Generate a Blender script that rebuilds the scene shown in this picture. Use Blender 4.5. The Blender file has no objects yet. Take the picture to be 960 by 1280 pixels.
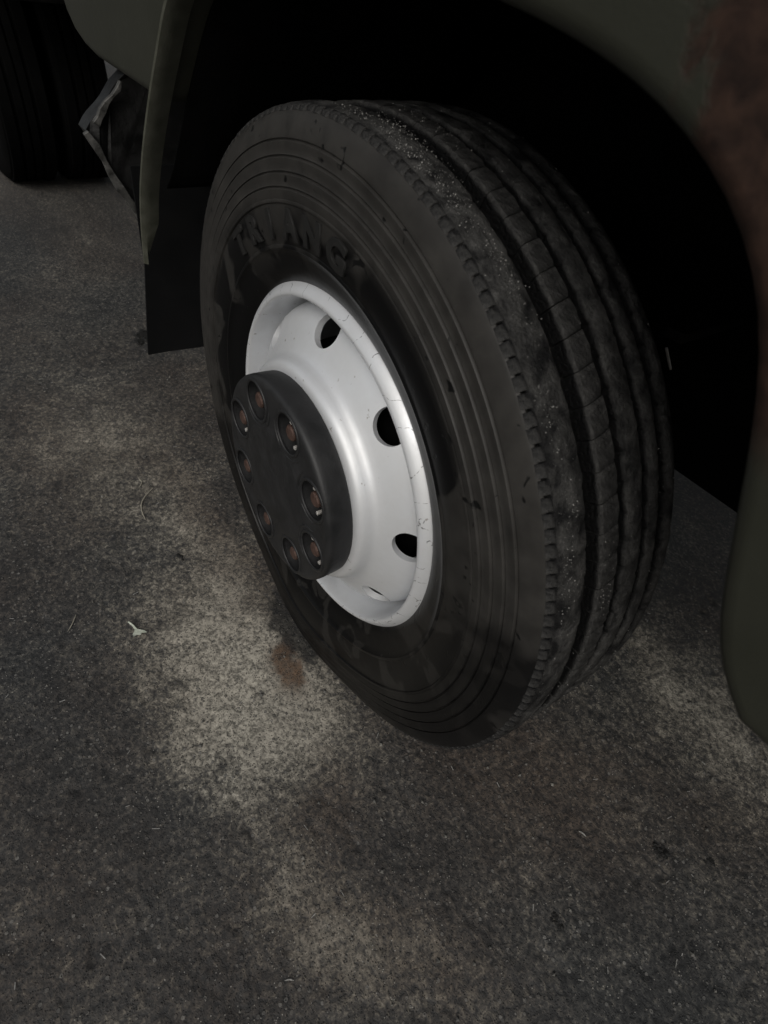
import bpy, bmesh, math, random
import numpy as np
from mathutils import Matrix, Vector
random.seed(7); rng = np.random.default_rng(11)
C = bpy.context.scene.collection
scene = bpy.context.scene
R = 0.49            # tyre radius
GZ = 0.008          # ground level: the tyre is pressed a little flat

# ------------------------------------------------------------------ camera
cam_d = bpy.data.cameras.new('camera'); cam = bpy.data.objects.new('camera', cam_d); C.objects.link(cam)
rgt = Vector((0.55890525, 0.82062559, 0.11915771)); up = Vector((-0.62380708, 0.32140991, 0.71243273)); fw = Vector((-0.54634206, 0.47251382, -0.69154974))
M = Matrix.Identity(4)
for i in range(3):
    M[i][0] = rgt[i]; M[i][1] = up[i]; M[i][2] = -fw[i]
M.translation = Vector((0.62089285, -0.48544912, 1.10391275))
cam.matrix_world = M
cam_d.sensor_fit = 'HORIZONTAL'; cam_d.sensor_width = 36.0; cam_d.lens = 36.0*723.1/960.0
cam_d.clip_start = 0.02; cam_d.clip_end = 500
cam_d.dof.use_dof = True; cam_d.dof.focus_distance = 0.98; cam_d.dof.aperture_fstop = 9.0
scene.camera = cam

# ------------------------------------------------------------------ light
SUN_EL, SUN_AZ = 42.0, -50.0        # azimuth measured from +X towards +Y (degrees)
w = bpy.data.worlds.new('World'); scene.world = w; w.use_nodes = True
nt = w.node_tree; bg = nt.nodes['Background']
sky = nt.nodes.new('ShaderNodeTexSky'); sky.sky_type = 'NISHITA'; sky.sun_disc = False
sky.sun_elevation = math.radians(SUN_EL); sky.sun_rotation = math.radians(90 - SUN_AZ)
sky.dust_density = 4.0; sky.air_density = 1.5
hs = nt.nodes.new('ShaderNodeHueSaturation'); hs.inputs['Saturation'].default_value = 0.32
nt.links.new(sky.outputs['Color'], hs.inputs['Color']); nt.links.new(hs.outputs['Color'], bg.inputs['Color'])
bg.inputs['Strength'].default_value = 0.09
sd = bpy.data.lights.new('sun', 'SUN'); sun = bpy.data.objects.new('sun', sd); C.objects.link(sun)
sd.energy = 1.4; sd.angle = math.radians(36); sd.color = (1.0, 0.97, 0.91)
el, az = math.radians(SUN_EL), math.radians(SUN_AZ)
sv = Vector((math.cos(el)*math.cos(az), math.cos(el)*math.sin(az), math.sin(el)))
sun.rotation_euler = sv.to_track_quat('Z', 'Y').to_euler(); sun.location = sv*5
scene.view_settings.view_transform = 'Standard'; scene.view_settings.look = 'None'
scene.view_settings.gamma = 1.0; scene.view_settings.use_curve_mapping = False
scene.view_settings.exposure = -0.34

# ------------------------------------------------------------------ helpers
def lathe(prof, n=192, closed=False, fn=None, caps=False):
    """prof: (radius, outward) pairs, axis along local Y, outward = -Y"""
    P = np.array(prof, float); m = len(P)
    th = np.linspace(0, 2*math.pi, n, endpoint=False)
    V = np.zeros((n, m, 3))
    V[..., 0] = np.cos(th)[:, None]*P[:, 0]; V[..., 1] = -P[:, 1]; V[..., 2] = np.sin(th)[:, None]*P[:, 0]
    if fn: V = fn(V, th)
    idx = np.arange(n*m).reshape(n, m)
    a = idx; b = np.roll(idx, -1, 0)
    rng_ = m if closed else m-1
    F = []
    for j in range(rng_):
        k = (j+1) % m
        F.append(np.stack([a[:, j], b[:, j], b[:, k], a[:, k]], 1))
    F = np.concatenate(F).tolist()
    return V.reshape(-1, 3), F
def mesh_from(name, V, F, smooth=True, angle=None):
    me = bpy.data.meshes.new(name); me.from_pydata([tuple(v) for v in np.asarray(V).tolist()], [], F); me.update()
    bm = bmesh.new(); bm.from_mesh(me); bmesh.ops.recalc_face_normals(bm, faces=bm.faces); bm.to_mesh(me); bm.free()
    if smooth:
        me.polygons.foreach_set('use_smooth', [True]*len(me.polygons))
        if angle: me.set_sharp_from_angle(angle=math.radians(angle))
    return me
def obj(name, me, mat, parent=None, loc=None, rot=None):
    o = bpy.data.objects.new(name, me); C.objects.link(o)
    if mat is not None and not me.materials: me.materials.append(mat)
    if parent is not None: o.parent = parent
    if loc is not None: o.location = loc
    if rot is not None: o.rotation_euler = rot
    return o
def empty(name, loc, parent=None):
    o = bpy.data.objects.new(name, None); C.objects.link(o); o.location = loc; o.empty_display_size = .1
    if parent is not None: o.parent = parent
    return o
def tag(o, label, cat, group=None):
    o['label'] = label; o['category'] = cat
    if group: o['group'] = group
    return o
def box_bm(bm, x0, x1, y0, y1, z0, z1):
    vs = [bm.verts.new((x, y, z)) for x in (x0, x1) for y in (y0, y1) for z in (z0, z1)]
    for f in ((0,1,3,2),(4,6,7,5),(0,4,5,1),(2,3,7,6),(0,2,6,4),(1,5,7,3)): bm.faces.new([vs[i] for i in f])
def bm_mesh(name, bm, bevel=0, seg=2, smooth=False):
    bmesh.ops.recalc_face_normals(bm, faces=bm.faces)
    if bevel: bmesh.ops.bevel(bm, geom=[e for e in bm.edges if len(e.link_faces) == 2 and e.calc_face_angle() > .5], offset=bevel, segments=seg, affect='EDGES', profile=.6)
    me = bpy.data.meshes.new(name); bm.to_mesh(me); bm.free()
    if smooth:
        me.polygons.foreach_set('use_smooth', [True]*len(me.polygons)); me.set_sharp_from_angle(angle=math.radians(40))
    return me
def box(name, x0, x1, y0, y1, z0, z1, mat, parent, bevel=.006):
    bm = bmesh.new(); box_bm(bm, x0, x1, y0, y1, z0, z1)
    return obj(name, bm_mesh(name, bm, bevel), mat, parent)
def baked(o):
    dg = bpy.context.evaluated_depsgraph_get(); return bpy.data.meshes.new_from_object(o.evaluated_get(dg))
def boolean_cut(me, cutters):
    """me minus the cutter mesh"""
    a = bpy.data.objects.new('tmp_a', me); C.objects.link(a)
    b = bpy.data.objects.new('tmp_b', cutters); C.objects.link(b)
    m = a.modifiers.new('cut', 'BOOLEAN'); m.object = b; m.operation = 'DIFFERENCE'; m.solver = 'EXACT'
    out = baked(a)
    bpy.data.objects.remove(a); bpy.data.objects.remove(b)
    return out
def vnoise(x, y, seed=0):
    """smooth value noise, numpy"""
    xi = np.floor(x).astype(np.int64); yi = np.floor(y).astype(np.int64); fx = x-xi; fy = y-yi
    fx = fx*fx*(3-2*fx); fy = fy*fy*(3-2*fy)
    def h(a, b):
        n = (a*374761393 + b*668265263 + seed*974634777) & 0xffffffff
        n = ((n ^ (n >> 13))*1274126177) & 0xffffffff
        return ((n ^ (n >> 16)) & 0xffff)/65535.0
    return (h(xi, yi)*(1-fx)+h(xi+1, yi)*fx)*(1-fy)+(h(xi, yi+1)*(1-fx)+h(xi+1, yi+1)*fx)*fy
def fbm(x, y, seed=0, oct=4):
    s = 0; a = .5; t = 0
    for k in range(oct):
        s = s+a*vnoise(x*2**k, y*2**k, seed+k); t += a; a *= .55
    return s/t

# ------------------------------------------------------------------ materials
class NT:
    def __init__(self, name):
        self.m = bpy.data.materials.new(name); self.m.use_nodes = True
        self.t = self.m.node_tree; self.b = self.t.nodes['Principled BSDF']
        self.b.inputs['Specular IOR Level'].default_value = .5
    def n(self, ty, **kw):
        o = self.t.nodes.new(ty)
        for k, v in kw.items():
            if k in o.inputs.keys(): o.inputs[k].default_value = v
            else: setattr(o, k, v)
        return o
    def l(self, a, b): self.t.links.new(a, b)
    def coord(self, scale=None):
        c = self.n('ShaderNodeTexCoord').outputs['Object']
        return c
    def noise(self, vec, scale, detail=4, rough=.55, dist=0):
        o = self.n('ShaderNodeTexNoise'); o.inputs['Scale'].default_value = scale; o.inputs['Detail'].default_value = detail
        o.inputs['Roughness'].default_value = rough; o.inputs['Distortion'].default_value = dist
        if vec is not None: self.l(vec, o.inputs['Vector'])
        return o.outputs['Fac']
    def ramp(self, fac, stops):
        o = self.n('ShaderNodeValToRGB'); e = o.color_ramp.elements
        while len(e) < len(stops): e.new(.5)
        for i, (p, c) in enumerate(stops):
            e[i].position = p; e[i].color = (c, c, c, 1) if not hasattr(c, '__len__') else (*c, 1)
        self.l(fac, o.inputs['Fac']); return o.outputs['Color']
    def math(self, op, a, b=None, c=None, clamp=False):
        o = self.n('ShaderNodeMath'); o.operation = op; o.use_clamp = clamp
        for i, v in enumerate((a, b, c)):
            if v is None: continue
            if isinstance(v, (int, float)): o.inputs[i].default_value = v
            else: self.l(v, o.inputs[i])
        return o.outputs[0]
    def mix(self, fac, a, b, blend='MIX'):
        o = self.n('ShaderNodeMix'); o.data_type = 'RGBA'; o.blend_type = blend
        for s, v in ((o.inputs[0], fac), (o.inputs[6], a), (o.inputs[7], b)):
            if isinstance(v, (int, float)): s.default_value = v
            elif isinstance(v, tuple): s.default_value = (*v, 1)
            else: self.l(v, s)
        return o.outputs[2]
    def bump(self, h, strength=.3, dist=.002, normal=None):
        o = self.n('ShaderNodeBump'); o.inputs['Strength'].default_value = strength; o.inputs['Distance'].default_value = dist
        self.l(h, o.inputs['Height'])
        if normal is not None: self.l(normal, o.inputs['Normal'])
        return o.outputs['Normal']
    def out(self, color=None, rough=None, normal=None, metallic=None):
        for nm, v in (('Base Color', color), ('Roughness', rough), ('Normal', normal), ('Metallic', metallic)):
            if v is None: continue
            if isinstance(v, (int, float)): self.b.inputs[nm].default_value = v
            elif isinstance(v, tuple): self.b.inputs[nm].default_value = (*v, 1)
            else: self.l(v, self.b.inputs[nm])
        return self.m

def mat_sidewall():
    N = NT('tyre_sidewall'); co = N.coord()
    sep = N.n('ShaderNodeSeparateXYZ'); N.l(co, sep.inputs[0])
    rad = N.math('SQRT', N.math('ADD', N.math('MULTIPLY', sep.outputs[0], sep.outputs[0]), N.math('MULTIPLY', sep.outputs[2], sep.outputs[2])))
    big = N.noise(co, 5.5, 3, .5, .6); fine = N.noise(co, 90, 4, .6); streak = N.noise(co, 26, 5, .6)
    # dusty outer band, cleaner and shinier ring round the lettering
    outer = N.ramp(rad, [(.372, 0), (.40, 1)])
    film = N.ramp(big, [(.50, 0), (.53, 1)])
    dust_light = N.math('ADD', N.math('MULTIPLY', outer, .75), N.math('MULTIPLY', N.math('SUBTRACT', 1, outer), N.math('MULTIPLY', film, .55)), clamp=True)
    dust_light = N.math('MULTIPLY', dust_light, N.ramp(streak, [(.25, .45), (.7, 1)]))
    dust_light = N.math('MULTIPLY', dust_light, N.ramp(rad, [(.305, .25), (.335, 1)]))
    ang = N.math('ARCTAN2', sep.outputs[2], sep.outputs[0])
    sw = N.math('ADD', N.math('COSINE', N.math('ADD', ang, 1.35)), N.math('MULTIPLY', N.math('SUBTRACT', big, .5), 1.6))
    low_shade = N.ramp(N.math('ADD', N.math('MULTIPLY', sw, .5), .5), [(.52, 0), (.64, 1)])  # darkens the lower sidewall: shade under light from above, put into the colour
    film2 = N.math('MULTIPLY', N.ramp(N.noise(co, 15, 3, .5, .8), [(.55, 0), (.585, .24)]), N.math('MULTIPLY', low_shade, N.math('SUBTRACT', 1, N.math('MULTIPLY', outer, .7))))
    dust_light = N.math('ADD', N.math('MULTIPLY', dust_light, N.math('SUBTRACT', 1, N.math('MULTIPLY', low_shade, .93))), film2)
    col = N.mix(dust_light, (.0042, .0042, .0044), (.055, .052, .048))
    rgh = N.math('ADD', N.math('MULTIPLY', dust_light, .16), .28)
    rgh = N.math('ADD', rgh, N.math('MULTIPLY', fine, .10))
    nick = N.ramp(N.noise(co, 48, 2, .4, 1.2), [(.27, 0), (.31, 1)])
    col = N.mix(nick, (.006, .006, .006), col)
    nrm = N.bump(N.math('ADD', N.math('MULTIPLY', fine, .4), nick), .25, .0015)
    return N.out(col, rgh, nrm)
def mat_tread():
    N = NT('tyre_tread'); co = N.coord()
    fine = N.noise(co, 260, 5, .65); mid = N.noise(co, 38, 5, .6, .4)
    dust_light = N.math('MULTIPLY', N.ramp(mid, [(.36, 0), (.66, 1)]), N.ramp(fine, [(.3, .35), (.7, 1)]))
    sep = N.n('ShaderNodeSeparateXYZ'); N.l(co, sep.inputs[0])
    gm = N.n('ShaderNodeNewGeometry')
    worn = N.n('ShaderNodeAttribute'); worn.attribute_name = 'worn'; worn.attribute_type = 'GEOMETRY'
    dust_light = N.math('MULTIPLY', dust_light, worn.outputs['Fac'])
    col = N.mix(worn.outputs['Fac'], (.004, .004, .0042), N.mix(dust_light, (.010, .010, .0105), (.098, .096, .092)))
    pale = N.math('MULTIPLY', N.ramp(N.noise(co, 420, 2, .5), [(.68, 0), (.74, 1)]), N.ramp(mid, [(.52, 0), (.7, .6)]))
    col = N.mix(pale, col, (.16, .155, .15))
    nrm = N.bump(N.math('ADD', fine, N.math('MULTIPLY', mid, 1.8)), .85, .0035)
    return N.out(col, N.ramp(mid, [(.3, .42), (.7, .72)]), nrm)
def mat_letter():
    N = NT('tyre_letter'); co = N.coord()
    f = N.noise(co, 60, 4)
    return N.out(N.mix(f, (.010, .010, .010), (.026, .0255, .0245)), .5, N.bump(N.noise(co, 300, 3), .2, .001))
def mat_silver():
    N = NT('silver_paint'); co = N.coord()
    sep = N.n('ShaderNodeSeparateXYZ'); N.l(co, sep.inputs[0])
    rad = N.math('SQRT', N.math('ADD', N.math('MULTIPLY', sep.outputs[0], sep.outputs[0]), N.math('MULTIPLY', sep.outputs[2], sep.outputs[2])))
    ang = N.math('ARCTAN2', sep.outputs[2], sep.outputs[0])
    wob = N.noise(co, 22, 2)
    fr = N.math('FRACT', N.math('ADD', N.math('MULTIPLY', ang, 6.2), N.math('MULTIPLY', wob, 2.1)))
    tick = N.math('MULTIPLY', N.math('LESS_THAN', fr, .030), N.math('GREATER_THAN', rad, .2655))
    tick = N.math('MULTIPLY', tick, N.ramp(N.noise(co, 160, 2), [(.44, 0), (.52, .7)]))
    grime = N.noise(co, 14, 5, .6); fine = N.noise(co, 130, 4, .6)
    col = N.mix(N.ramp(grime, [(.35, 0), (.75, .5)]), (.73, .745, .77), (.55, .55, .545))
    col = N.mix(N.ramp(N.noise(co, 75, 3, .5), [(.70, 0), (.74, .7)]), col, (.20, .17, .14))
    col = N.mix(tick, col, (.03, .03, .03))
    nrm = N.bump(N.math('ADD', fine, N.math('MULTIPLY', grime, 2.5)), .12, .001)
    return N.out(col, N.ramp(grime, [(.3, .36), (.7, .52)]), nrm, .38)
def mat_plain(name, c1, c2, r0, r1, scale=30, bump=.2, bscale=200, metallic=0.):
    N = NT(name); co = N.coord(); f = N.noise(co, scale, 5, .6, .3); g = N.noise(co, bscale, 4, .6)
    return N.out(N.mix(N.ramp(f, [(.3, 0), (.7, 1)]), c1, c2), N.ramp(f, [(.3, r0), (.7, r1)]), N.bump(N.math('ADD', g, f), bump, .0015), metallic)
def mat_body():
    N = NT('olive_paint'); co = N.coord()
    sep = N.n('ShaderNodeSeparateXYZ'); N.l(co, sep.inputs[0])
    n1 = N.noise(co, 16, 5, .62, .5); n2 = N.noise(co, 60, 5, .62, .4); fine = N.noise(co, 420, 3)
    edge = N.math('ADD', sep.outputs[0], N.math('MULTIPLY', N.math('SUBTRACT', n1, .5), .11))
    edge = N.math('ADD', edge, N.math('MULTIPLY', N.math('SUBTRACT', n2, .5), .02))
    ru = N.ramp(edge, [(.404, 0), (.416, 1)])
    zz = N.math('ADD', sep.outputs[2], N.math('MULTIPLY', N.math('SUBTRACT', n1, .5), .06))
    rz = N.ramp(zz, [(.905, 0), (.94, 1)])
    rust = N.math('MULTIPLY', ru, rz)
    olive = N.mix(n1, (.024, .025, .0178), (.038, .039, .030))
    brown = N.mix(N.ramp(n2, [(.32, 0), (.68, 1)]), (.014, .0070, .0048), (.046, .0245, .0165))
    col = N.mix(rust, olive, brown)
    chip = N.math('MULTIPLY', N.ramp(N.noise(co, 85, 3, .5, .8), [(.735, 0), (.75, .8)]), N.math('ADD', N.math('MULTIPLY', rust, .3), .05))
    h = N.math('ADD', N.math('MULTIPLY', rust, -1.0), N.math('ADD', N.math('MULTIPLY', n2, .5), N.math('MULTIPLY', fine, .18)))
    return N.out(col, N.math('ADD', .42, N.math('MULTIPLY', rust, .25)), N.bump(h, .5, .0015))
def mat_ground():
    N = NT('worn_asphalt'); co = N.coord()
    at = N.n('ShaderNodeAttribute'); at.attribute_name = 'patch'; at.attribute_type = 'GEOMETRY'
    sp = N.n('ShaderNodeSeparateColor'); N.l(at.outputs['Color'], sp.inputs[0])
    dust_light, brown, wet_shade = sp.outputs[0], sp.outputs[1], sp.outputs[2]
    g1 = N.noise(co, 105, 4, .6, .5); g2 = N.noise(co, 300, 3, .6); g3 = N.noise(co, 30, 4, .6)
    q = N.math('ADD', N.math('ADD', N.math('MULTIPLY', g1, .62), N.math('MULTIPLY', g2, .30)), N.math('MULTIPLY', g3, .16))
    t = N.math('ADD', q, N.math('MULTIPLY', N.math('SUBTRACT', dust_light, .5), .30))
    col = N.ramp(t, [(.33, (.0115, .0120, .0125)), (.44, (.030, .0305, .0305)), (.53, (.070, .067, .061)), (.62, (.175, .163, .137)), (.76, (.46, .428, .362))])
    v1 = N.n('ShaderNodeTexVoronoi'); v1.inputs['Scale'].default_value = 95; N.l(co, v1.inputs['Vector'])
    c1 = N.n('ShaderNodeSeparateColor'); N.l(v1.outputs['Color'], c1.inputs[0])
    stone = N.math('MULTIPLY', N.ramp(c1.outputs[1], [(.66, 0), (.68, 1)]), N.ramp(N.math('ADD', v1.outputs['Distance'], N.math('MULTIPLY', g2, .3)), [(.38, 1), (.46, 0)]))
    scol = N.mix(c1.outputs[0], (.028, .028, .028), (.21, .203, .188))
    col = N.mix(N.math('MULTIPLY', stone, .72), col, scol)
    v2 = N.n('ShaderNodeTexVoronoi'); v2.inputs['Scale'].default_value = 330; N.l(co, v2.inputs['Vector'])
    c2 = N.n('ShaderNodeSeparateColor'); N.l(v2.outputs['Color'], c2.inputs[0])
    col = N.mix(N.math('MULTIPLY', brown, N.ramp(g1, [(.35, .35), (.65, .9)])), col, N.mix(N.ramp(q, [(.4, 0), (.7, 1)]), (.026, .016, .011), (.115, .075, .050)))
    col = N.mix(N.ramp(brown, [(.66, 0), (1.0, .62)]), col, N.mix(N.ramp(q, [(.4, 0), (.7, 1)]), (.030, .015, .008), (.150, .082, .042)))
    pale = N.math('MULTIPLY', N.ramp(c2.outputs[2], [(.965, 0), (.97, 1)]), N.ramp(v2.outputs['Distance'], [(.2, 1), (.36, 0)]))
    col = N.mix(N.math('MULTIPLY', pale, .7), col, (.42, .40, .36))
    dark = N.math('MULTIPLY', N.ramp(c2.outputs[1], [(.80, 0), (.84, 1)]), N.ramp(v2.outputs['Distance'], [(.35, 1), (.5, 0)]))
    col = N.mix(N.math('MULTIPLY', dark, .75), col, (.012, .012, .012))
    col = N.mix(N.math('MULTIPLY', wet_shade, .82), col, (.010, .010, .0105))
    h = N.math('ADD', q, N.math('ADD', N.math('MULTIPLY', stone, .45), N.math('MULTIPLY', dark, -.35)))
    rg = N.math('SUBTRACT', N.ramp(q, [(.4, .6), (.65, .88)]), N.math('MULTIPLY', wet_shade, .15))
    return N.out(col, rg, N.bump(h, .7, .004))

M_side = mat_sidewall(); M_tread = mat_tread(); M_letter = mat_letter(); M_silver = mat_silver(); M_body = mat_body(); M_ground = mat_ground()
M_hub = mat_plain('black_plastic', (.011, .0115, .012), (.024, .024, .025), .38, .58, 22, .25, 240)
M_nut = mat_plain('rusty_steel', (.040, .023, .018), (.125, .074, .058), .45, .75, 120, .6, 500, .3)
M_brass = mat_plain('bright_steel', (.35, .34, .32), (.6, .58, .55), .35, .5, 80, .2, 300, .4)
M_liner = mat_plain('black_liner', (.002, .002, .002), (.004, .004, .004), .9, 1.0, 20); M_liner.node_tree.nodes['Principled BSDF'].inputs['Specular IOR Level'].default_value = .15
M_flap = mat_plain('black_rubber', (.003, .0032, .0036), (.0055, .0057, .006), .7, .85, 14, .2, 160); M_flap.node_tree.nodes['Principled BSDF'].inputs['Specular IOR Level'].default_value = .25
M_black = mat_plain('black_chassis', (.004, .004, .004), (.012, .011, .010), .6, .85, 25, .5, 120)
M_tank = mat_plain('glossy_black', (.004, .004, .004), (.009, .009, .009), .30, .60, 16, .9, 60)
M_strap = mat_plain('worn_galvanised', (.016, .016, .015), (.12, .118, .112), .4, .65, 45, .6, 200, .3)
M_grit = mat_plain('pale_grit', (.10, .098, .092), (.42, .41, .39), .3, .6, 400)
M_stone = mat_plain('loose_grit', (.025, .0245, .024), (.19, .18, .16), .6, .85, 40)
M_straw = mat_plain('dry_straw', (.22, .20, .16), (.42, .39, .32), .55, .75, 200)
M_leaf = mat_plain('pale_leaf', (.34, .38, .30), (.58, .60, .52), .5, .7, 120)
M_clot = mat_plain('oily_clot', (.008, .008, .008), (.02, .019, .017), .4, .7, 200, .8, 400)

for m_, v_ in ((M_side, .17), (M_tread, .14), (M_letter, .2), (M_hub, .42), (M_body, .3), (M_liner, .04), (M_flap, .12), (M_black, .2), (M_tank, .35), (M_clot, .3)):
    m_.node_tree.nodes['Principled BSDF'].inputs['Specular IOR Level'].default_value = v_
# ------------------------------------------------------------------ ground
def axis(lo, hi, step, far):
    mid = np.arange(lo, hi, step); s = step; a = []; x = hi
    while x < far: a.append(x); s *= 1.18; x += s
    a.append(far); s = step; b = []; x = lo-step
    while x > -far: b.append(x); s *= 1.18; x -= s
    b.append(-far)
    return np.array(b[::-1]+mid.tolist()+a)
gx = axis(-1.5, 1.05, .0048, 60.); gy = axis(-.95, .85, .0048, 60.)
X, Y = np.meshgrid(gx, gy, indexing='ij')
SP = np.maximum(np.gradient(gx)[:, None], np.gradient(gy)[None, :]); near = np.clip(.0065/SP, 0, 1)**2
Z = GZ+near*(.0022*(fbm(X*40, Y*40, 3, 3)-.5)+.0012*(vnoise(X*120, Y*120, 9)-.5))+.010*(fbm(X*3, Y*3, 21, 3)-.5)*np.clip(np.hypot(X, Y+.0)/.5-.4, 0, 1)
pit = np.clip(.33-fbm(X*42, Y*42, 31, 2), 0, 1); Z -= near*.014*pit
Z = np.where((np.abs(X) < .10) & (np.abs(Y) < .11), np.minimum(Z, GZ), Z)
wx = X+.16*(fbm(X*4.5, Y*4.5, 41, 4)-.5); wy = Y+.16*(fbm(X*4.5+9, Y*4.5, 51, 4)-.5)
def blob(cx, cy, sx, sy, ang=0, hard=1.15):
    ca, sa = math.cos(ang), math.sin(ang); u = (wx-cx)*ca+(wy-cy)*sa; v = -(wx-cx)*sa+(wy-cy)*ca
    return np.exp(-((u/sx)**2+(v/sy)**2)**hard)
mott = fbm(X*6, Y*6, 61, 5); mott2 = fbm(X*22, Y*22, 71, 4)
dust_light = .75*blob(.0, -.28, .28, .16, .35)+.30*blob(.20, -.25, .16, .12)+.40*blob(-.33, -.23, .25, .10, .1)+.32*blob(-.85, -.30, .35, .18, .1)+.42*blob(.58, -.31, .16, .07, .5)+.30*blob(.43, -.33, .10, .06)+.50*blob(.66, .50, .15, .14)+.30*blob(.45, .54, .2, .12)  # soft pool of light beside the wheel, painted as pale dusty blobs
dust_light = .27+dust_light*(.80+.55*mott2)+.42*(mott-.5)+.30*(mott2-.5)
for cx, cy, s_, k_ in ((.10, -.66, .22, .20), (-.24, -.56, .20, .16), (.45, -.49, .09, .16), (.80, .0, .22, .14), (.44, -.05, .12, .08), (-.45, -.60, .2, .1)): dust_light -= k_*blob(cx, cy, s_, s_*.8)
brown = .50*blob(.37, -.235, .09, .06)+.45*blob(.52, .14, .26, .14, .3)+.42*blob(-.40, -.19, .42, .07, .05)+.35*blob(.56, -.30, .16, .08, .5)+.40*np.clip(fbm(X*2.3, Y*2.3, 81, 4)*3-1.25, 0, 1)
ux, uy = X+.045*(fbm(X*34, Y*34, 91, 4)-.5), Y+.045*(fbm(X*34+5, Y*34, 95, 4)-.5)
brown = np.clip(brown, 0, .58)
brown += 1.1*np.exp(-(((ux-.05)/.060)**2+((uy+.187)/.030)**2)**1.4)+.6*np.exp(-(((ux-.005)/.03)**2+((uy+.165)/.022)**2)**2)
wet_shade = 1.2*np.exp(-(((ux+.035)/.112)**2+((uy+.122)/.048)**2)**5)+.22*np.clip(fbm(X*3.1+4, Y*3.1, 101, 4)*3.2-1.75, 0, 1)  # contact shadow beside the tyre painted dark, plus random damp areas
for cx, cy, s_ in ((-.03, -.375, .012), (.165, -.375, .010), (.14, -.36, .008), (.30, -.14, .010), (.44, -.17, .013)): wet_shade += .8*np.exp(-(((ux-cx)/s_)**2+((uy-cy)/s_)**2)**1.5)
nx_, ny_ = X.shape
ids = np.arange(nx_*ny_).reshape(nx_, ny_)
F = np.stack([ids[:-1, :-1], ids[1:, :-1], ids[1:, 1:], ids[:-1, 1:]], -1).reshape(-1, 4)
me = bpy.data.meshes.new('ground'); nv = X.size; nf = len(F)
me.vertices.add(nv); me.vertices.foreach_set('co', np.stack([X, Y, Z], -1).reshape(-1))
me.loops.add(nf*4); me.loops.foreach_set('vertex_index', F.reshape(-1).astype(np.int32))
me.polygons.add(nf); me.polygons.foreach_set('loop_start', np.arange(0, nf*4, 4, dtype=np.int32)); me.polygons.foreach_set('loop_total', np.full(nf, 4, np.int32))
me.update(calc_edges=True); me.polygons.foreach_set('use_smooth', [True]*nf)
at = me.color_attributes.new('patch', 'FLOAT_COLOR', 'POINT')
at.data.foreach_set('color', np.stack([np.clip(dust_light, 0, 1), np.clip(brown, 0, 1), np.clip(wet_shade, 0, 1), np.ones_like(X)], -1).reshape(-1).astype(np.float32))
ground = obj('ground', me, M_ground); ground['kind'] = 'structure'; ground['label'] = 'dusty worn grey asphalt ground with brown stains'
def gz(x, y): return float(Z[np.argmin(abs(gx-x)), np.argmin(abs(gy-y))])

# ------------------------------------------------------------------ truck
truck = tag(empty('truck', (0, 0, GZ)), 'olive green truck with silver front wheel and black tyre, parked on worn asphalt', 'truck')
def at_truck(o): o.location = Vector(o.location)-Vector((0, 0, GZ)); return o

# arch outline (x, z) from the low front end over the top to the rear end of the fender
arch = [(.628, .744), (.604, .752), (.588, .772), (.572, .81), (.546, .875), (.516, .950), (.492, .994), (.462, 1.024), (.405, 1.056), (.33, 1.077), (.25, 1.088), (.15, 1.098), (.05, 1.104), (-.05, 1.106), (-.10, 1.104), (-.15, 1.098), (-.21, 1.086), (-.268, 1.063), (-.323, 1.035), (-.375, .980), (-.421, .932), (-.471, .877), (-.525, .813), (-.565, .755)]
def smooth_path(P, n):
    P = np.array(P, float); d = np.r_[0, np.cumsum(np.hypot(*np.diff(P, axis=0).T))]; t = np.linspace(0, d[-1], n)
    Q = np.stack([np.interp(t, d, P[:, 0]), np.interp(t, d, P[:, 1])], 1)
    for _ in range(6): Q[1:-1] = .25*Q[:-2]+.5*Q[1:-1]+.25*Q[2:]
    return Q
A = smooth_path(arch, 70)
rear_edge = [(-.475, .893), (-.575, .893), (-.70, .893), (-.82, .893), (-.89, .900), (-.945, .914), (-.985, .938), (-1.005, .965), (-1.012, 1.01), (-1.012, 2.1), (.95, 2.1), (1.25, 1.5), (1.28, .744)]
outline = [p for p in A.tolist() if p[0] > 0 or p[1] > .897]+rear_edge
bm = bmesh.new(); YS = -.14; YE = 2.15
v0 = [bm.verts.new((x, YS, z)) for x, z in outline]; v1 = [bm.verts.new((x, YE, z)) for x, z in outline]
f0 = bm.faces.new(v0); bm.faces.new(v1[::-1])
n = len(outline)
for i in range(n): bm.faces.new((v0[i], v1[i], v1[(i+1) % n], v0[(i+1) % n]))
bm.edges.ensure_lookup_table()
bmesh.ops.recalc_face_normals(bm, faces=bm.faces)
bmesh.ops.bevel(bm, geom=[e for e in bm.edges if all(v in v0 for v in e.verts)], offset=.016, segments=5, affect='EDGES', profile=.5, clamp_overlap=True)
at_truck(obj('cab_body', bm_mesh('cab_body', bm, smooth=True), M_body, truck))['label'] = 'olive green cab side with rust brown patch at the front of the wheel arch'

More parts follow.
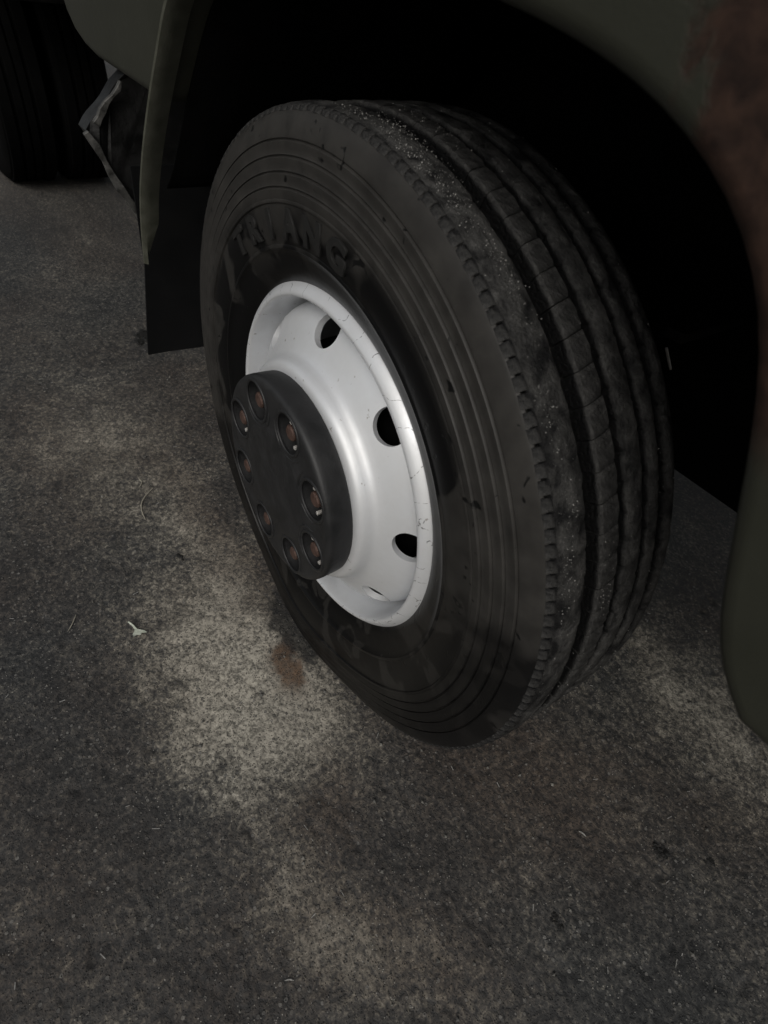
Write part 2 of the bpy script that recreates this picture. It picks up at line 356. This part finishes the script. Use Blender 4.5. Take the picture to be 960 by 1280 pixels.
# black liner of the wheel well, a little inside the arch
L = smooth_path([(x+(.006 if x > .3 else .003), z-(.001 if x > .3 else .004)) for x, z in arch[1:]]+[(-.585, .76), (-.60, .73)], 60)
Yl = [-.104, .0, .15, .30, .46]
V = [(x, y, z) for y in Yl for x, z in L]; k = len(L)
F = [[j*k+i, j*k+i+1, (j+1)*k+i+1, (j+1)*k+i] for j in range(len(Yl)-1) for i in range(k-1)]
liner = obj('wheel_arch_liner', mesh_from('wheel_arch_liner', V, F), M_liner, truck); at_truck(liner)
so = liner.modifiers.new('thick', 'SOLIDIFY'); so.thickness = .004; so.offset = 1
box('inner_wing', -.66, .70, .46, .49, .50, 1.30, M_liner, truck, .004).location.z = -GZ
def prism(name, pts_xz, y0, y1, mat, parent, bevel=.004):
    bm = bmesh.new(); a = [bm.verts.new((x, y0, z)) for x, z in pts_xz]; b = [bm.verts.new((x, y1, z)) for x, z in pts_xz]; n = len(a)
    bm.faces.new(a); bm.faces.new(b[::-1])
    for i in range(n): bm.faces.new((a[i], b[i], b[(i+1) % n], a[(i+1) % n]))
    return at_truck(obj(name, bm_mesh(name, bm, bevel), mat, parent))
prism('chassis_rail', [(-4.6, .62), (-4.6, .86), (1.1, .86), (1.1, .62), (.62, .60), (.34, .525), (.0, .50), (-.5, .50), (-.8, .62)], .49, .57, M_black, truck)
box('engine_block', -.7, .8, .60, 1.45, .56, 1.0, M_black, truck, .03).location.z = -GZ
box('front_axle', -.06, .06, .10, 1.9, .40, .52, M_black, truck, .02).location.z = -GZ

# fender lip: flange along the rear half of the arch, ending in a point in front of the flap
Lp = smooth_path([(-.02, 1.098), (-.09, 1.096), (-.15, 1.091), (-.21, 1.079), (-.265, 1.056), (-.317, 1.029), (-.368, .974), (-.414, .926), (-.464, .871), (-.518, .807), (-.570, .736), (-.604, .669), (-.620, .625), (-.633, .581)], 60)
bm = bmesh.new(); rings = []
for i, (x, z) in enumerate(Lp):
    t = i/(len(Lp)-1); tan = Lp[min(i+1, len(Lp)-1)]-Lp[max(i-1, 0)]; tan = tan/np.hypot(*tan); nrm = np.array([tan[1], -tan[0]])   # away from the wheel
    if np.dot(nrm, (x, z-R)) < 0: nrm = -nrm
    wd = .031*min(1, (1-t)*9+.05)
    th = .010
    yo = -.156-.006*math.sin(t*3)
    prof = [(yo, th), (yo-.004, th*.5), (yo-.003, .001), (yo+.004, -.002), (yo+wd*.5, -.001), (yo+wd, .002), (yo+wd, th)]
    rings.append([bm.verts.new((x+nrm[0]*q, y, z+nrm[1]*q)) for y, q in prof])
for a, b in zip(rings[:-1], rings[1:]):
    m = len(a)
    for j in range(m): bm.faces.new((a[j], a[(j+1) % m], b[(j+1) % m], b[j]))
bm.faces.new(rings[0]); bm.faces.new(rings[-1][::-1])
at_truck(obj('fender_lip', bm_mesh('fender_lip', bm, smooth=True), mat_plain('olive_lip', (.052, .054, .040), (.095, .096, .076), .38, .55, 40, .3, 300), truck))

# mud flap: thin rubber sheet hanging behind the wheel, slightly wavy
ny, nz = 14, 24; V = []
for side in (0, 1):
    for j in range(nz+1):
        z = .330+(.74-.330)*j/nz
        yl = -.164+(.027*(z-.330)/.21 if z < .540 else .027)
        for i in range(ny+1):
            y = yl+(.17-yl)*i/ny
            V.append((-.718+.006*side+.010*math.sin(y*17+1)*(1-j/nz)+.006*math.sin(z*9), y, z+.004*math.sin(y*11)*(1-j/nz)))
s = (nz+1)*(ny+1); g = lambda a, j, i: a*s+j*(ny+1)+i
F = [[g(a, j, i), g(a, j, i+1), g(a, j+1, i+1), g(a, j+1, i)] for a in (0, 1) for j in range(nz) for i in range(ny)]
for j in range(nz):
    for i in (0, ny): F.append([g(0, j, i), g(0, j+1, i), g(1, j+1, i), g(1, j, i)])
for i in range(ny):
    for j in (0, nz): F.append([g(0, j, i), g(0, j, i+1), g(1, j, i+1), g(1, j, i)])
at_truck(obj('mud_flap', mesh_from('mud_flap', V, F, True, 50), M_flap, truck))

# ------------------------------------------------------------------ front wheel
wheel = empty('wheel', (0, 0, R-GZ), truck); wheel['label'] = 'silver steel front wheel with black tyre and black hub cover'
FLOOR = -(R-GZ)
def press(V, th=None):
    """press the tyre onto the ground: bulge low on the sidewall, flat below"""
    V = V.copy(); x, y, z = V[..., 0], V[..., 1], V[..., 2]; r = np.hypot(x, z)
    low = np.exp(-((np.arctan2(x, -z))/.36)**2)
    wall = np.clip((r-.30)/.1, 0, 1)*np.clip((.487-r)/.03, 0, 1)
    V[..., 1] = y*(1+.10*low*wall)
    V[..., 2] = np.maximum(z, FLOOR+.0005+(.49-r)*.5*(z < FLOOR+.03))
    return V
def sidewall_profile():
    half = [(.478, .097), (.4800, .1005), (.4815, .1030), (.4805, .1052), (.4780, .1070), (.4740, .1090), (.469, .1110), (.463, .1128), (.458, .1141), (.4542, .1150)]
    # curb ribs
    for r0 in (.4525, .4355, .4185, .4020):
        b = .1155+(.4525-r0)*.10
        half += [(r0, b-.0004), (r0-.0005, b-.0022), (r0-.0020, b-.0026), (r0-.0028, b+.0009), (r0-.0036, b+.0016), (r0-.0090, b+.0013), (r0-.0145, b+.0004)]
    half += [(.3865, .1215), (.3835, .1212), (.3820, .1188), (.374, .1190), (.362, .1188), (.350, .1176), (.338, .1155), (.3335, .1143), (.3320, .1152), (.3285, .1150), (.3265, .1125), (.318, .1090), (.306, .1050), (.296, .1015), (.288, .0970), (.281, .0920), (.276, .0850)]
    return half
h = sidewall_profile()
prof = h[::-1]+[(.474, .094), (.468, .085), (.467, .05), (.467, 0), (.467, -.05), (.468, -.085)]+[(r, -a) for r, a in h]
V, F = lathe(prof, 256, fn=press)
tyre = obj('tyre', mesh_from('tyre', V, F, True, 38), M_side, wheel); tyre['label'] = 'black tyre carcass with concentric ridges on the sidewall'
# ribs of the tread
def rib(y0, y1, seed, notch0, notch1, top=R, n=736, wav=.0006):
    rr = np.random.default_rng(seed); ph = rr.random(4)*6.28
    prof = [(.464, 0), (.4825, 0), (top-.0035, 0), (top-.0010, .05), (top, .18), (top+.0003, .5), (top, .82), (top-.0010, .95), (top-.0035, 1), (.4825, 1), (.464, 1)]
    jitter = rr.normal(0, 1, n); jitter = np.convolve(np.r_[jitter[-6:], jitter, jitter[:6]], np.ones(7)/7, 'same')[6:-6]
    jit2 = np.roll(jitter, 111)
    hgt = rr.normal(0, 1, n); hgt = np.convolve(np.r_[hgt[-6:], hgt, hgt[:6]], np.ones(9)/9, 'same')[6:-6]*.0007
    def fn(V, th):
        pat = (np.arange(n) % 8)
        e0 = notch0*(pat == 0)+wav*np.sin(92*th+ph[0])+jitter*.0009
        e1 = notch1*(pat == 4)+wav*np.sin(92*th+ph[1])+jit2*.0009
        lo = y0+e0; hi = y1-e1
        for j, (r, u) in enumerate(prof):
            V[:, j, 1] = lo+(hi-lo)*u
            if r > .484:
                q = r+hgt-.0016*np.abs(u-.5)*2*(np.abs(y0+y1)/.15)
                V[:, j, 0] = np.cos(th)*q; V[:, j, 2] = np.sin(th)*q
        V[..., 2] = np.maximum(V[..., 2], FLOOR+.0006)
        return V
    V, F = lathe([(r, 0) for r, u in prof], n, fn=fn)
    return obj('tread_rib', mesh_from('tread_rib', V, F, True, 35), M_tread, wheel)
rib(-.0980, -.0530, 1, .0, .0018, R-.001)
rib(.0075, .0360, 2, .002, .002)
rib(.0460, .0665, 3, .002, .002, R-.0005)
rib(.0765, .0985, 4, .003, .002, R-.002)
# second rib is cut by sipes into blocks
def block_mesh(seed):
    rr = random.Random(seed); bm = bmesh.new()
    half = math.pi/92*.972; rows = []
    for k in range(6):
        t = -half+2*half*k/5; row = []
        for r, u in [(.464, 0), (.4825, 0), (R-.0028, 0), (R-.0004, .08), (R, .5), (R-.0004, .92), (R-.0028, 1), (.4825, 1), (.464, 1)]:
            y = -.0335+.0275*u+(.0012*math.sin(k/5*math.pi)*(1 if u < .5 else -1)*-1)+rr.uniform(-.0006, .0006)
            tt = t+(u-.5)*.012
            q = r+(rr.uniform(-.0006, .0006) if r > .484 else 0)-(.0007 if k in (0, 5) and r > .484 else 0)
            row.append(bm.verts.new((q*math.cos(tt), y, q*math.sin(tt))))
        rows.append(row)
    for a, b in zip(rows[:-1], rows[1:]):
        for j in range(8): bm.faces.new((a[j], a[j+1], b[j+1], b[j]))
    bm.faces.new(rows[0]); bm.faces.new(rows[-1][::-1])
    return bm_mesh('tread_block', bm, smooth=True)
BM = [block_mesh(i) for i in range(5)]
for m in BM: m.materials.append(M_tread)
for i in range(92):
    t = 2*math.pi*i/92+.02
    o = obj('tread_block', BM[i % 5], None, wheel, rot=(0, -t, 0))
    low = -math.sin(t)*R - (R-GZ)
    if low > -.002: o.location = (0, 0, low+.002)
# shoulder lugs
def lug_mesh(seed):
    rr = random.Random(seed); bm = bmesh.new(); half = math.pi/186*.88; rows = []
    for t in (-half, half):
        row = []
        for r, y in [(.474, -.097), (.4868, -.0972), (.4858, -.1008), (.4838, -.1038), (.4800, -.1062), (.474, -.103)]:
            row.append(bm.verts.new(((r+rr.uniform(-.0007, .0007))*math.cos(t), y+rr.uniform(-.0006, .0006), (r)*math.sin(t))))
        rows.append(row)
    for j in range(6): bm.faces.new((rows[0][j], rows[0][(j+1) % 6], rows[1][(j+1) % 6], rows[1][j]))
    bm.faces.new(rows[0]); bm.faces.new(rows[1][::-1])
    return bm_mesh('shoulder_lug', bm, .0004, 1)
LM = [lug_mesh(i) for i in range(5)]
for m in LM: m.materials.append(M_tread)
for i in range(186):
    t = 2*math.pi*i/186
    o = obj('shoulder_lug', LM[(i*7) % 5], None, wheel, rot=(0, -t+random.uniform(-.0012, .0012), 0))
    low = -math.sin(t)*.487-(R-GZ)
    if low > -.002: o.location = (0, 0, low+.002)
# grit stuck in the tread, coloured pale to paint in its wet sparkle
V = []; F = []
def add_grain(p, s, V, F):
    b = len(V)
    for d in ((1,0,0),(-1,0,0),(0,1,0),(0,-1,0),(0,0,1),(0,0,-1)):
        V.append(tuple(p[i]+d[i]*s*random.uniform(.6, 1.3) for i in range(3)))
    F.extend([[b, b+2, b+4], [b+2, b+1, b+4], [b+1, b+3, b+4], [b+3, b, b+4], [b+2, b, b+5], [b+1, b+2, b+5], [b+3, b+1, b+5], [b, b+3, b+5]])
centres = [(random.uniform(15, 88), random.choice((-.088, -.075, -.062, -.085, -.07, -.018))) for _ in range(26)]
for i in range(1150):
    c = random.choice(centres)
    if i % 4 == 0: t, y = random.uniform(-10, 95), random.uniform(-.098, .09)
    else: t, y = c[0]+random.gauss(0, 2.6), c[1]+random.gauss(0, .006)
    if y < -.098: continue
    t = math.radians(t); q = R-.0002
    if -.053 < y < -.0335 or -.006 < y < .006 or .0365 < y < .0445: continue
    add_grain((q*math.cos(t), y, q*math.sin(t)), random.choice((.00025, .0003, .0004, .0004, .0005, .0008)), V, F)
o = obj('tread_grit', mesh_from('tread_grit', V, F, False), M_grit, wheel); o['kind'] = 'stuff'
# the running surface is scuffed grey, the groove walls stay clean black
for o_ in list(wheel.children):
    if o_.name.split('.')[0] in ('tread_rib', 'tread_block', 'shoulder_lug') and 'worn' not in o_.data.attributes:
        m_ = o_.data; n_ = len(m_.vertices); co_ = np.zeros(n_*3); m_.vertices.foreach_get('co', co_); co_ = co_.reshape(-1, 3)
        q_ = np.clip((np.hypot(co_[:, 0], co_[:, 2])-(.4830 if 'lug' not in o_.name else .470))/.004, 0, 1)
        if 'lug' not in o_.name: q_ = np.where(co_[:, 2] <= FLOOR+.001, 1, q_)
        m_.attributes.new('worn', 'FLOAT', 'POINT').data.foreach_set('value', q_.astype(np.float32))
# raised lettering
def letter(ch, deg, rad, size):
    cu = bpy.data.curves.new('letter', 'FONT'); cu.body = ch; cu.size = size; cu.extrude = .0016; cu.offset = .0018; cu.bevel_depth = .0005; cu.align_x = 'CENTER'; cu.resolution_u = 3
    t = bpy.data.objects.new('tmp', cu); C.objects.link(t)
    bpy.context.view_layer.update()
    me = baked(t); bpy.data.objects.remove(t)
    # bend onto the ring
    a = math.radians(deg)
    n = len(me.vertices); co = np.zeros(n*3); me.vertices.foreach_get('co', co); co = co.reshape(-1, 3)
    rr = rad+co[:, 1]; th = a-co[:, 0]*1.18/(rad+.018)
    out = np.stack([rr*np.cos(th), -(.1198-np.maximum(0, .352-rr)*.11+co[:, 2]), rr*np.sin(th)], 1)
    me.vertices.foreach_set('co', out.reshape(-1)); me.update()
    me.materials.clear()
    bm = bmesh.new(); bm.from_mesh(me); bmesh.ops.recalc_face_normals(bm, faces=bm.faces); bm.to_mesh(me); bm.free()
    o = obj('raised_letter', me, M_letter, wheel); o['label'] = 'raised letter %s on the tyre sidewall' % ch
for i, ch in enumerate('TRIANG'): letter(ch, 130-9.3*i, .3425, .049)

# steel wheel: rim
rim_prof = [(.2780, .080), (.2850, .081), (.2868, .0850), (.2858, .0905), (.2822, .0960), (.2772, .1015), (.2725, .1052), (.2690, .1066), (.2662, .1058), (.2645, .1025), (.2632, .088), (.2612, .075), (.2590, .060), (.2565, .045), (.251, .032), (.240, .015), (.232, -.06), (.262, -.095), (.285, -.105), (.288, -.09), (.27, -.08), (.240, -.05), (.247, .005), (.266, .06)]
V, F = lathe(rim_prof, 220, closed=True)
obj('rim', mesh_from('rim', V, F, True, 60), M_silver, wheel)
# disc with eight hand holes
front = [(.2560, .043), (.2535, .056), (.2505, .067), (.2460, .0750), (.2400, .0815), (.2320, .0880), (.2220, .0945), (.2110, .1010), (.2000, .1075), (.1925, .1122), (.1880, .1160), (.1852, .1205), (.1835, .1260), (.1815, .1320), (.1785, .1370), (.1745, .1400), (.1690, .1412), (.150, .1415), (.060, .1415)]
back = [(r-(.004 if i < 12 else 0), a-.010) for i, (r, a) in enumerate(front)][::-1]
V, F = lathe(front+back, 220, closed=True)
disc = mesh_from('wheel_disc', V, F, True, 60)
def cylinders(specs):
    bm = bmesh.new()
    for (x, y, z, nx, ny_, nz_, r, l) in specs:
        q = Vector((nx, ny_, nz_)).to_track_quat('Z', 'Y').to_matrix().to_4x4()
        bmesh.ops.create_cone(bm, cap_ends=True, segments=40, radius1=r, radius2=r, depth=l, matrix=Matrix.Translation((x, y, z)) @ q)
    me = bpy.data.meshes.new('cutters'); bm.to_mesh(me); bm.free(); return me
specs = []
for i in range(8):
    t = math.radians(5+45*i); specs.append((.230*math.cos(t), -.09, .230*math.sin(t), math.cos(t)*.5, -.86, math.sin(t)*.5, .0262, .08))
disc = boolean_cut(disc, cylinders(specs)); disc.name = 'wheel_disc'
disc.polygons.foreach_set('use_smooth', [True]*len(disc.polygons)); disc.set_sharp_from_angle(angle=math.radians(40))
obj('wheel_disc', disc, M_silver, wheel)['label'] = 'silver dished disc with round hand holes'
# dark drum behind the disc
V, F = lathe([(.02, .06), (.17, .06), (.195, .04), (.20, -.06), (.02, -.07)], 64)
obj('brake_drum', mesh_from('brake_drum', V, F, True, 40), M_liner, wheel)
# hub cover with eight pockets
cov = [(.1655, .1425), (.1662, .150), (.1672, .170), (.1670, .1765), (.1650, .1805), (.1615, .1825), (.1560, .1828), (.1520, .1822), (.0960, .1822), (.0930, .1836), (.0900, .1842), (.03, .1850), (.0005, .1852)]
inn = [(.0005, .1795), (.09, .1785), (.152, .1770), (.160, .1760), (.1625, .172), (.1618, .1425)]
V, F = lathe(cov+inn, 180, closed=True)
cover = mesh_from('hub_cover', V, F, True, 40)
NA = [26+45*i for i in range(8)]
specs = [(.1285*math.cos(math.radians(t)), -.18, .1285*math.sin(math.radians(t)), 0, 1, 0, .0305, .05) for t in NA]
cover = boolean_cut(cover, cylinders(specs)); cover.name = 'hub_cover'
cover.polygons.foreach_set('use_smooth', [True]*len(cover.polygons)); cover.set_sharp_from_angle(angle=math.radians(35))
obj('hub_cover', cover, M_hub, wheel)['label'] = 'round black hub cover with eight nut pockets'
# raised collar of each pocket and the nut in it
def torus_mesh(name, R0, r0, n=40, m=8, fn=None):
    V = [((R0+r0*math.cos(b))*math.cos(a), -r0*.8*math.sin(b), (R0+r0*math.cos(b))*math.sin(a)) for a in [2*math.pi*i/n for i in range(n)] for b in [2*math.pi*j/m for j in range(m)]]
    F = [[i*m+j, ((i+1) % n)*m+j, ((i+1) % n)*m+(j+1) % m, i*m+(j+1) % m] for i in range(n) for j in range(m)]
    return mesh_from(name, V, F)
collar_me = torus_mesh('pocket_collar', .0320, .0028); collar_me.materials.append(M_hub)
wall_V, wall_F = lathe([(.0308, .182), (.0298, .146)], 40); wall_me = mesh_from('pocket_wall', wall_V*np.array([1, 1, 1]), wall_F); wall_me.materials.append(M_hub)
def arc_mesh(R0, r0, span, n=24, m=8):
    V = []; F = []
    for i in range(n):
        a = math.pi-span/2+span*i/(n-1); k = r0*math.sin(math.pi*(i+.6)/(n+.2))**.5
        for j in range(m):
            b = 2*math.pi*j/m; V.append(((R0+k*math.cos(b))*math.cos(a), -k*.8*math.sin(b), (R0+k*math.cos(b))*math.sin(a)))
    F = [[i*m+j, (i+1)*m+j, (i+1)*m+(j+1) % m, i*m+(j+1) % m] for i in range(n-1) for j in range(m)]
    return mesh_from('pocket_ridge', V, F)
ridge_me = arc_mesh(.0405, .0030, 2.5); ridge_me.materials.append(M_hub)
for t in (71, 26, 116, -19):
    a = math.radians(t); obj('pocket_ridge', ridge_me, None, wheel, (.1285*math.cos(a), -.1822, .1285*math.sin(a)), (0, -a, 0))
bm = bmesh.new()
def ring(n, r, y, off=0): return [bm.verts.new((r*math.cos(2*math.pi*(i+off)/n), y, r*math.sin(2*math.pi*(i+off)/n))) for i in range(n)]
def bridge(a, b, bm=None):
    n = len(a); bm = bm or globals()['bm']
    for i in range(n): bm.faces.new((a[i], a[(i+1) % n], b[(i+1) % n], b[i]))
w0 = ring(24, .0262, -.1405); w1 = ring(24, .0262, -.1455); w2 = ring(24, .0235, -.1465); bridge(w0, w1); bridge(w1, w2)
h0 = ring(6, .0205, -.1462); h1 = ring(6, .0205, -.166); h2 = ring(6, .0172, -.1695); bridge(h0, h1); bridge(h1, h2); bm.faces.new(h2)
s0 = ring(16, .0120, -.168); s1 = ring(16, .0120, -.1775); s2 = ring(16, .0098, -.1795); bridge(s0, s1); bridge(s1, s2); bm.faces.new(s2)
nut_me = bm_mesh('wheel_nut', bm); nut_me.materials.append(M_nut)
clip_me = []
for bx_ in ((-.0025, .0025, -.1790, -.1655, .0175, .0235), (.0100, .0150, -.1780, -.1655, -.0200, -.0150)):
    bm = bmesh.new(); box_bm(bm, *bx_); clip_me.append(bm_mesh('nut_clip', bm, .0006, 1)); clip_me[-1].materials.append(M_brass)
for i, t in enumerate(NA):
    a = math.radians(t); p = (.1285*math.cos(a), 0, .1285*math.sin(a))
    obj('pocket_collar', collar_me, None, wheel, (p[0], -.1822, p[2]))
    obj('pocket_wall', wall_me, None, wheel, p)
    obj('wheel_nut', nut_me, None, wheel, p, (0, random.uniform(0, 1), 0))
    if i in (0, 1, 3, 7):
        for cm in clip_me: obj('nut_clip', cm, None, wheel, p, (0, random.uniform(-.4, .4), 0))

# ------------------------------------------------------------------ behind: tank with straps, load bed, rear wheels
sect = [(.42, .84), (.02, .815), (-.055, .745), (-.105, .690), (-.06, .595), (-.005, .47), (.04, .40), (.42, .40)]
bm = bmesh.new(); xs = [-1.20, -1.23, -1.26]
rings = [[bm.verts.new((x, y, z)) for y, z in sect] for x in xs]
for a, b in zip(rings[:-1], rings[1:]): bridge(a, b)
bm.faces.new(rings[0]); bm.faces.new(rings[-1][::-1])
bmesh.ops.subdivide_edges(bm, edges=bm.edges[:], cuts=5, use_grid_fill=True)
bmesh.ops.triangulate(bm, faces=[f for f in bm.faces if len(f.verts) > 4])
for v in bm.verts:
    p = v.co; q = .007*math.sin(p.y*57+p.z*31)+.005*math.sin(p.z*83-p.y*40+p.x*25)
    v.co.x += q
at_truck(obj('fuel_tank', bm_mesh('fuel_tank', bm, smooth=True), M_tank, truck))['label'] = 'dented glossy black tank behind the cab'
def strap(pts, wdt, name='tank_strap'):
    bm = bmesh.new(); prev = None; n = len(pts)
    for i, (x, y, z, k) in enumerate(pts):
        j0, j1 = max(0, i-1), min(n-1, i+1); d = np.array(pts[j1][1:3])-np.array(pts[j0][1:3]); d /= np.hypot(*d); nn = np.array([d[1], -d[0]])
        if nn[0] > 0: nn = -nn
        hw = wdt*k/2
        row = [bm.verts.new((x+dx, y+nn[0]*(off), z+nn[1]*(off))) for dx, off in ((.012, -hw), (.012, hw), (-.004, hw), (-.004, -hw))]
        if prev: bridge(prev, row, bm)
        else: bm.faces.new(row)
        prev = row
    bm.faces.new(prev[::-1])
    return at_truck(obj(name, bm_mesh(name, bm, .0015, 1), M_strap, truck))
def bent(a, b, n, k0, k1):
    return [(-1.19+.004*math.sin(i*1.9), a[0]+(b[0]-a[0])*i/n+.004*math.sin(i*1.3), a[1]+(b[1]-a[1])*i/n, k0+(k1-k0)*i/n+.25*math.sin(i*2.1)) for i in range(n+1)]
strap(bent((-.108, .690), (.03, .40), 9, .7, 1.2), .020)
strap(bent((-.003, .797), (-.082, .706), 6, .45, 1.3), .014)
box('tank_lug', -1.215, -1.19, -.020, .012, .835, .85, M_strap, truck, .003).location.z = -GZ
prism('load_bed', [(-1.10, 1.02), (-1.10, 2.2), (-4.9, 2.2), (-4.9, 1.02)], -.17, 2.2, M_black, truck, .01)
prism('rear_mudguard', [(-2.60, .80), (-2.60, 1.03), (-4.1, 1.03), (-4.1, .80), (-4.07, .80), (-4.0, 1.0), (-2.72, 1.0), (-2.63, .80)], -.15, .52, M_black, truck, .005)
box('cross_member', -1.30, -1.15, .30, 2.0, .5, 1.05, M_black, truck, .01).location.z = -GZ
rw = empty('wheel', (-3.30, .0, R-GZ), truck); rw['label'] = 'black twin rear wheel under the load bed'
for dy in (0, .27):
    V, F = lathe([(.28, .09)]+[(.478, .099), (.4745, .1065), (.455, .115), (.40, .12), (.33, .113), (.28, .09)][::-1][1:]+[(.478, .099), (.489, .097), (.490, .053), (.480, .051), (.480, .036), (.490, .034), (.490, .006), (.480, .005), (.480, -.005), (.490, -.006), (.490, -.034), (.480, -.036), (.480, -.051), (.490, -.053), (.489, -.097), (.455, -.115), (.33, -.113), (.28, -.09)], 128, fn=press)
    obj('tyre', mesh_from('tyre', V, F, True, 40), M_liner, rw, (0, dy, 0))
V, F = lathe([(.285, .09), (.27, .09), (.25, .0), (.12, -.02), (.001, -.02)], 64); obj('rim', mesh_from('rim', V, F, True, 40), M_black, rw)
# small pale tie hanging in the wheel well
bm = bmesh.new(); box_bm(bm, -.002, .002, -.0012, .0012, -.016, .016)
o = obj('cable_tie', bm_mesh('cable_tie', bm, .0008, 1), M_brass, truck, (.264, .30, .741), (0, -.72, 0)); at_truck(o)
box('hose_bracket', .24, .27, .30, .46, .765, .78, M_black, truck, .003).location.z = -GZ

# ------------------------------------------------------------------ loose things on the ground
def stalk(name, pts, r, mat, label, cat, group=None):
    bm = bmesh.new(); prev = None; pts = [Vector(p) for p in pts]; n = len(pts)
    for i, p in enumerate(pts):
        d = (pts[min(i+1, n-1)]-pts[max(i-1, 0)]).normalized(); s = d.cross(Vector((0, 0, 1))).normalized(); u = s.cross(d); k = r*(1-.6*abs(2*i/(n-1)-1)**3)
        row = [bm.verts.new(p+s*k*math.cos(a)+u*k*math.sin(a)) for a in [2*math.pi*j/6 for j in range(6)]]
        if prev:
            for j in range(6): bm.faces.new((prev[j], prev[(j+1) % 6], row[(j+1) % 6], row[j]))
        else: bm.faces.new(row)
        prev = row
    bm.faces.new(prev[::-1])
    c = sum(pts, Vector())/n
    me = bm_mesh(name, bm, smooth=True); me.transform(Matrix.Translation(-c))
    o = obj(name, me, mat); o.location = c
    return tag(o, label, cat, group)
def curve_on_ground(x0, y0, x1, y1, bend, n=8, lift=.0025):
    P = []
    for i in range(n):
        t = i/(n-1); x = x0+(x1-x0)*t-(y1-y0)*bend*math.sin(math.pi*t); y = y0+(y1-y0)*t+(x1-x0)*bend*math.sin(math.pi*t)
        P.append((x, y, gz(x, y)+lift))
    return P
stalk('dry_stalk', curve_on_ground(-.607, -.241, -.500, -.296, -.16), .0017, M_straw, 'long thin pale dry grass stalk lying curved on bare asphalt beside the wheel', 'stalk')
stalk('dry_stalk', curve_on_ground(-.66, -.262, -.625, -.272, .2, 6), .0015, M_straw, 'short pale dry stalk just beyond the tip of the long stalk', 'stalk')
stalk('dry_stalk', curve_on_ground(-.290, -.512, -.255, -.537, .04, 6), .0011, M_straw, 'short faint straight stalk out on the dark asphalt near the leaf scrap', 'stalk')
stalk('straw_chip', curve_on_ground(.606, .113, .620, .118, .1, 5), .0014, M_grit, 'white splinter on the ground in front of the tread', 'splinter')
stalk('straw_chip', curve_on_ground(.505, -.425, .512, -.414, .1, 5), .0011, M_grit, 'white sliver on dark asphalt away from the wheel', 'splinter')
# leaf scrap
leaf = bmesh.new()
def leaf_poly(pts):
    a = [leaf.verts.new((x, y, z)) for x, y, z in pts]; leaf.faces.new(a)
leaf_poly([(-.030, -.003, .006), (-.018, .000, .003), (-.004, -.001, .003), (.000, .002, .003), (-.004, .004, .004), (-.016, .003, .005), (-.029, .000, .007)])
leaf_poly([(-.004, -.001, .003), (.004, -.010, .004), (.012, -.012, .007), (.010, -.004, .004), (.016, .002, .005), (.012, .006, .004), (.020, .014, .007), (.010, .013, .004), (.003, .008, .003), (-.002, .004, .004)])
me = bm_mesh('leaf_scrap', leaf); o = obj('leaf_scrap', me, M_leaf); o.location = (-.186, -.418, gz(-.186, -.418)+.001); o.rotation_euler = (0, 0, .2)
so = o.modifiers.new('thick', 'SOLIDIFY'); so.thickness = .0008
tag(o, 'small torn pale green leaf scrap lying on the dusty asphalt', 'leaf')
def clot(x, y, s, label, seed):
    rr = random.Random(seed); bm = bmesh.new()
    for k in range(7):
        cx, cy = rr.gauss(0, s*.55), rr.gauss(0, s*.45)
        bmesh.ops.create_icosphere(bm, subdivisions=2, radius=s*rr.uniform(.22, .5), matrix=Matrix.Translation((cx, cy, 0)) @ Matrix.Diagonal((rr.uniform(.8, 1.6), rr.uniform(.7, 1.2), .35, 1)))
    for v in bm.verts: v.co += Vector((rr.gauss(0, 1), rr.gauss(0, 1), rr.gauss(0, .6)))*s*.05
    o = obj('dirt_clot', bm_mesh('dirt_clot', bm), M_clot); o.location = (x, y, gz(x, y)+.0005)
    return tag(o, label, 'dirt')
clot(.71, .218, .014, 'black clump of oily dirt on asphalt in front of the tyre tread', 1)
clot(.674, -.021, .011, 'ragged flattened black dirt crumb on dark asphalt farther out from the truck', 2)
clot(.77, .285, .008, 'tiny black dirt crumb beside the larger oily clump', 3)
clot(-1.40, -.02, .035, 'dark clod of dirt on the ground just behind the mud flap', 4)
clot(-.345, -.262, .010, 'small dark crumb of dirt between the stalk and the tyre', 5)
# loose grit and chaff
V = []; F = []
for i in range(5000):
    x, y = random.uniform(-1.3, 1.05), random.uniform(-.95, .8)
    if abs(x) < .14 and abs(y) < .12: continue
    s = min(.0045, .0007*math.exp(abs(random.gauss(0, .75))))
    add_grain((x, y, gz(x, y)+s*.3), s, V, F)
o = obj('loose_grit', mesh_from('loose_grit', V, F, False), M_stone); o['kind'] = 'stuff'; o['label'] = 'scattered fine grit on the asphalt'; o['category'] = 'grit'
V = []; F = []
for i in range(190):
    x, y = random.uniform(-1.6, 1.0), random.uniform(-.95, .75)
    if abs(x) < .14 and abs(y) < .12: continue
    a = random.uniform(0, 6.28); l = random.uniform(.0018, .006); wd = random.uniform(.0004, .0007); z = gz(x, y)+.0018; b = len(V)
    for sx, sy, dz in ((-1, -1, 0), (1, -1, .001), (1, 1, .001), (-1, 1, 0), (-1, -1, .0007), (1, -1, .0017), (1, 1, .0017), (-1, 1, .0007)):
        V.append((x+math.cos(a)*l*sx-math.sin(a)*wd*sy, y+math.sin(a)*l*sx+math.cos(a)*wd*sy, z+dz))
    F += [[b, b+1, b+2, b+3], [b+4, b+5, b+6, b+7], [b, b+1, b+5, b+4], [b+1, b+2, b+6, b+5], [b+2, b+3, b+7, b+6], [b+3, b, b+4, b+7]]
o = obj('chaff', mesh_from('chaff', V, F, False), M_grit); o['kind'] = 'stuff'; o['label'] = 'tiny pale chaff scattered over the asphalt'; o['category'] = 'chaff'
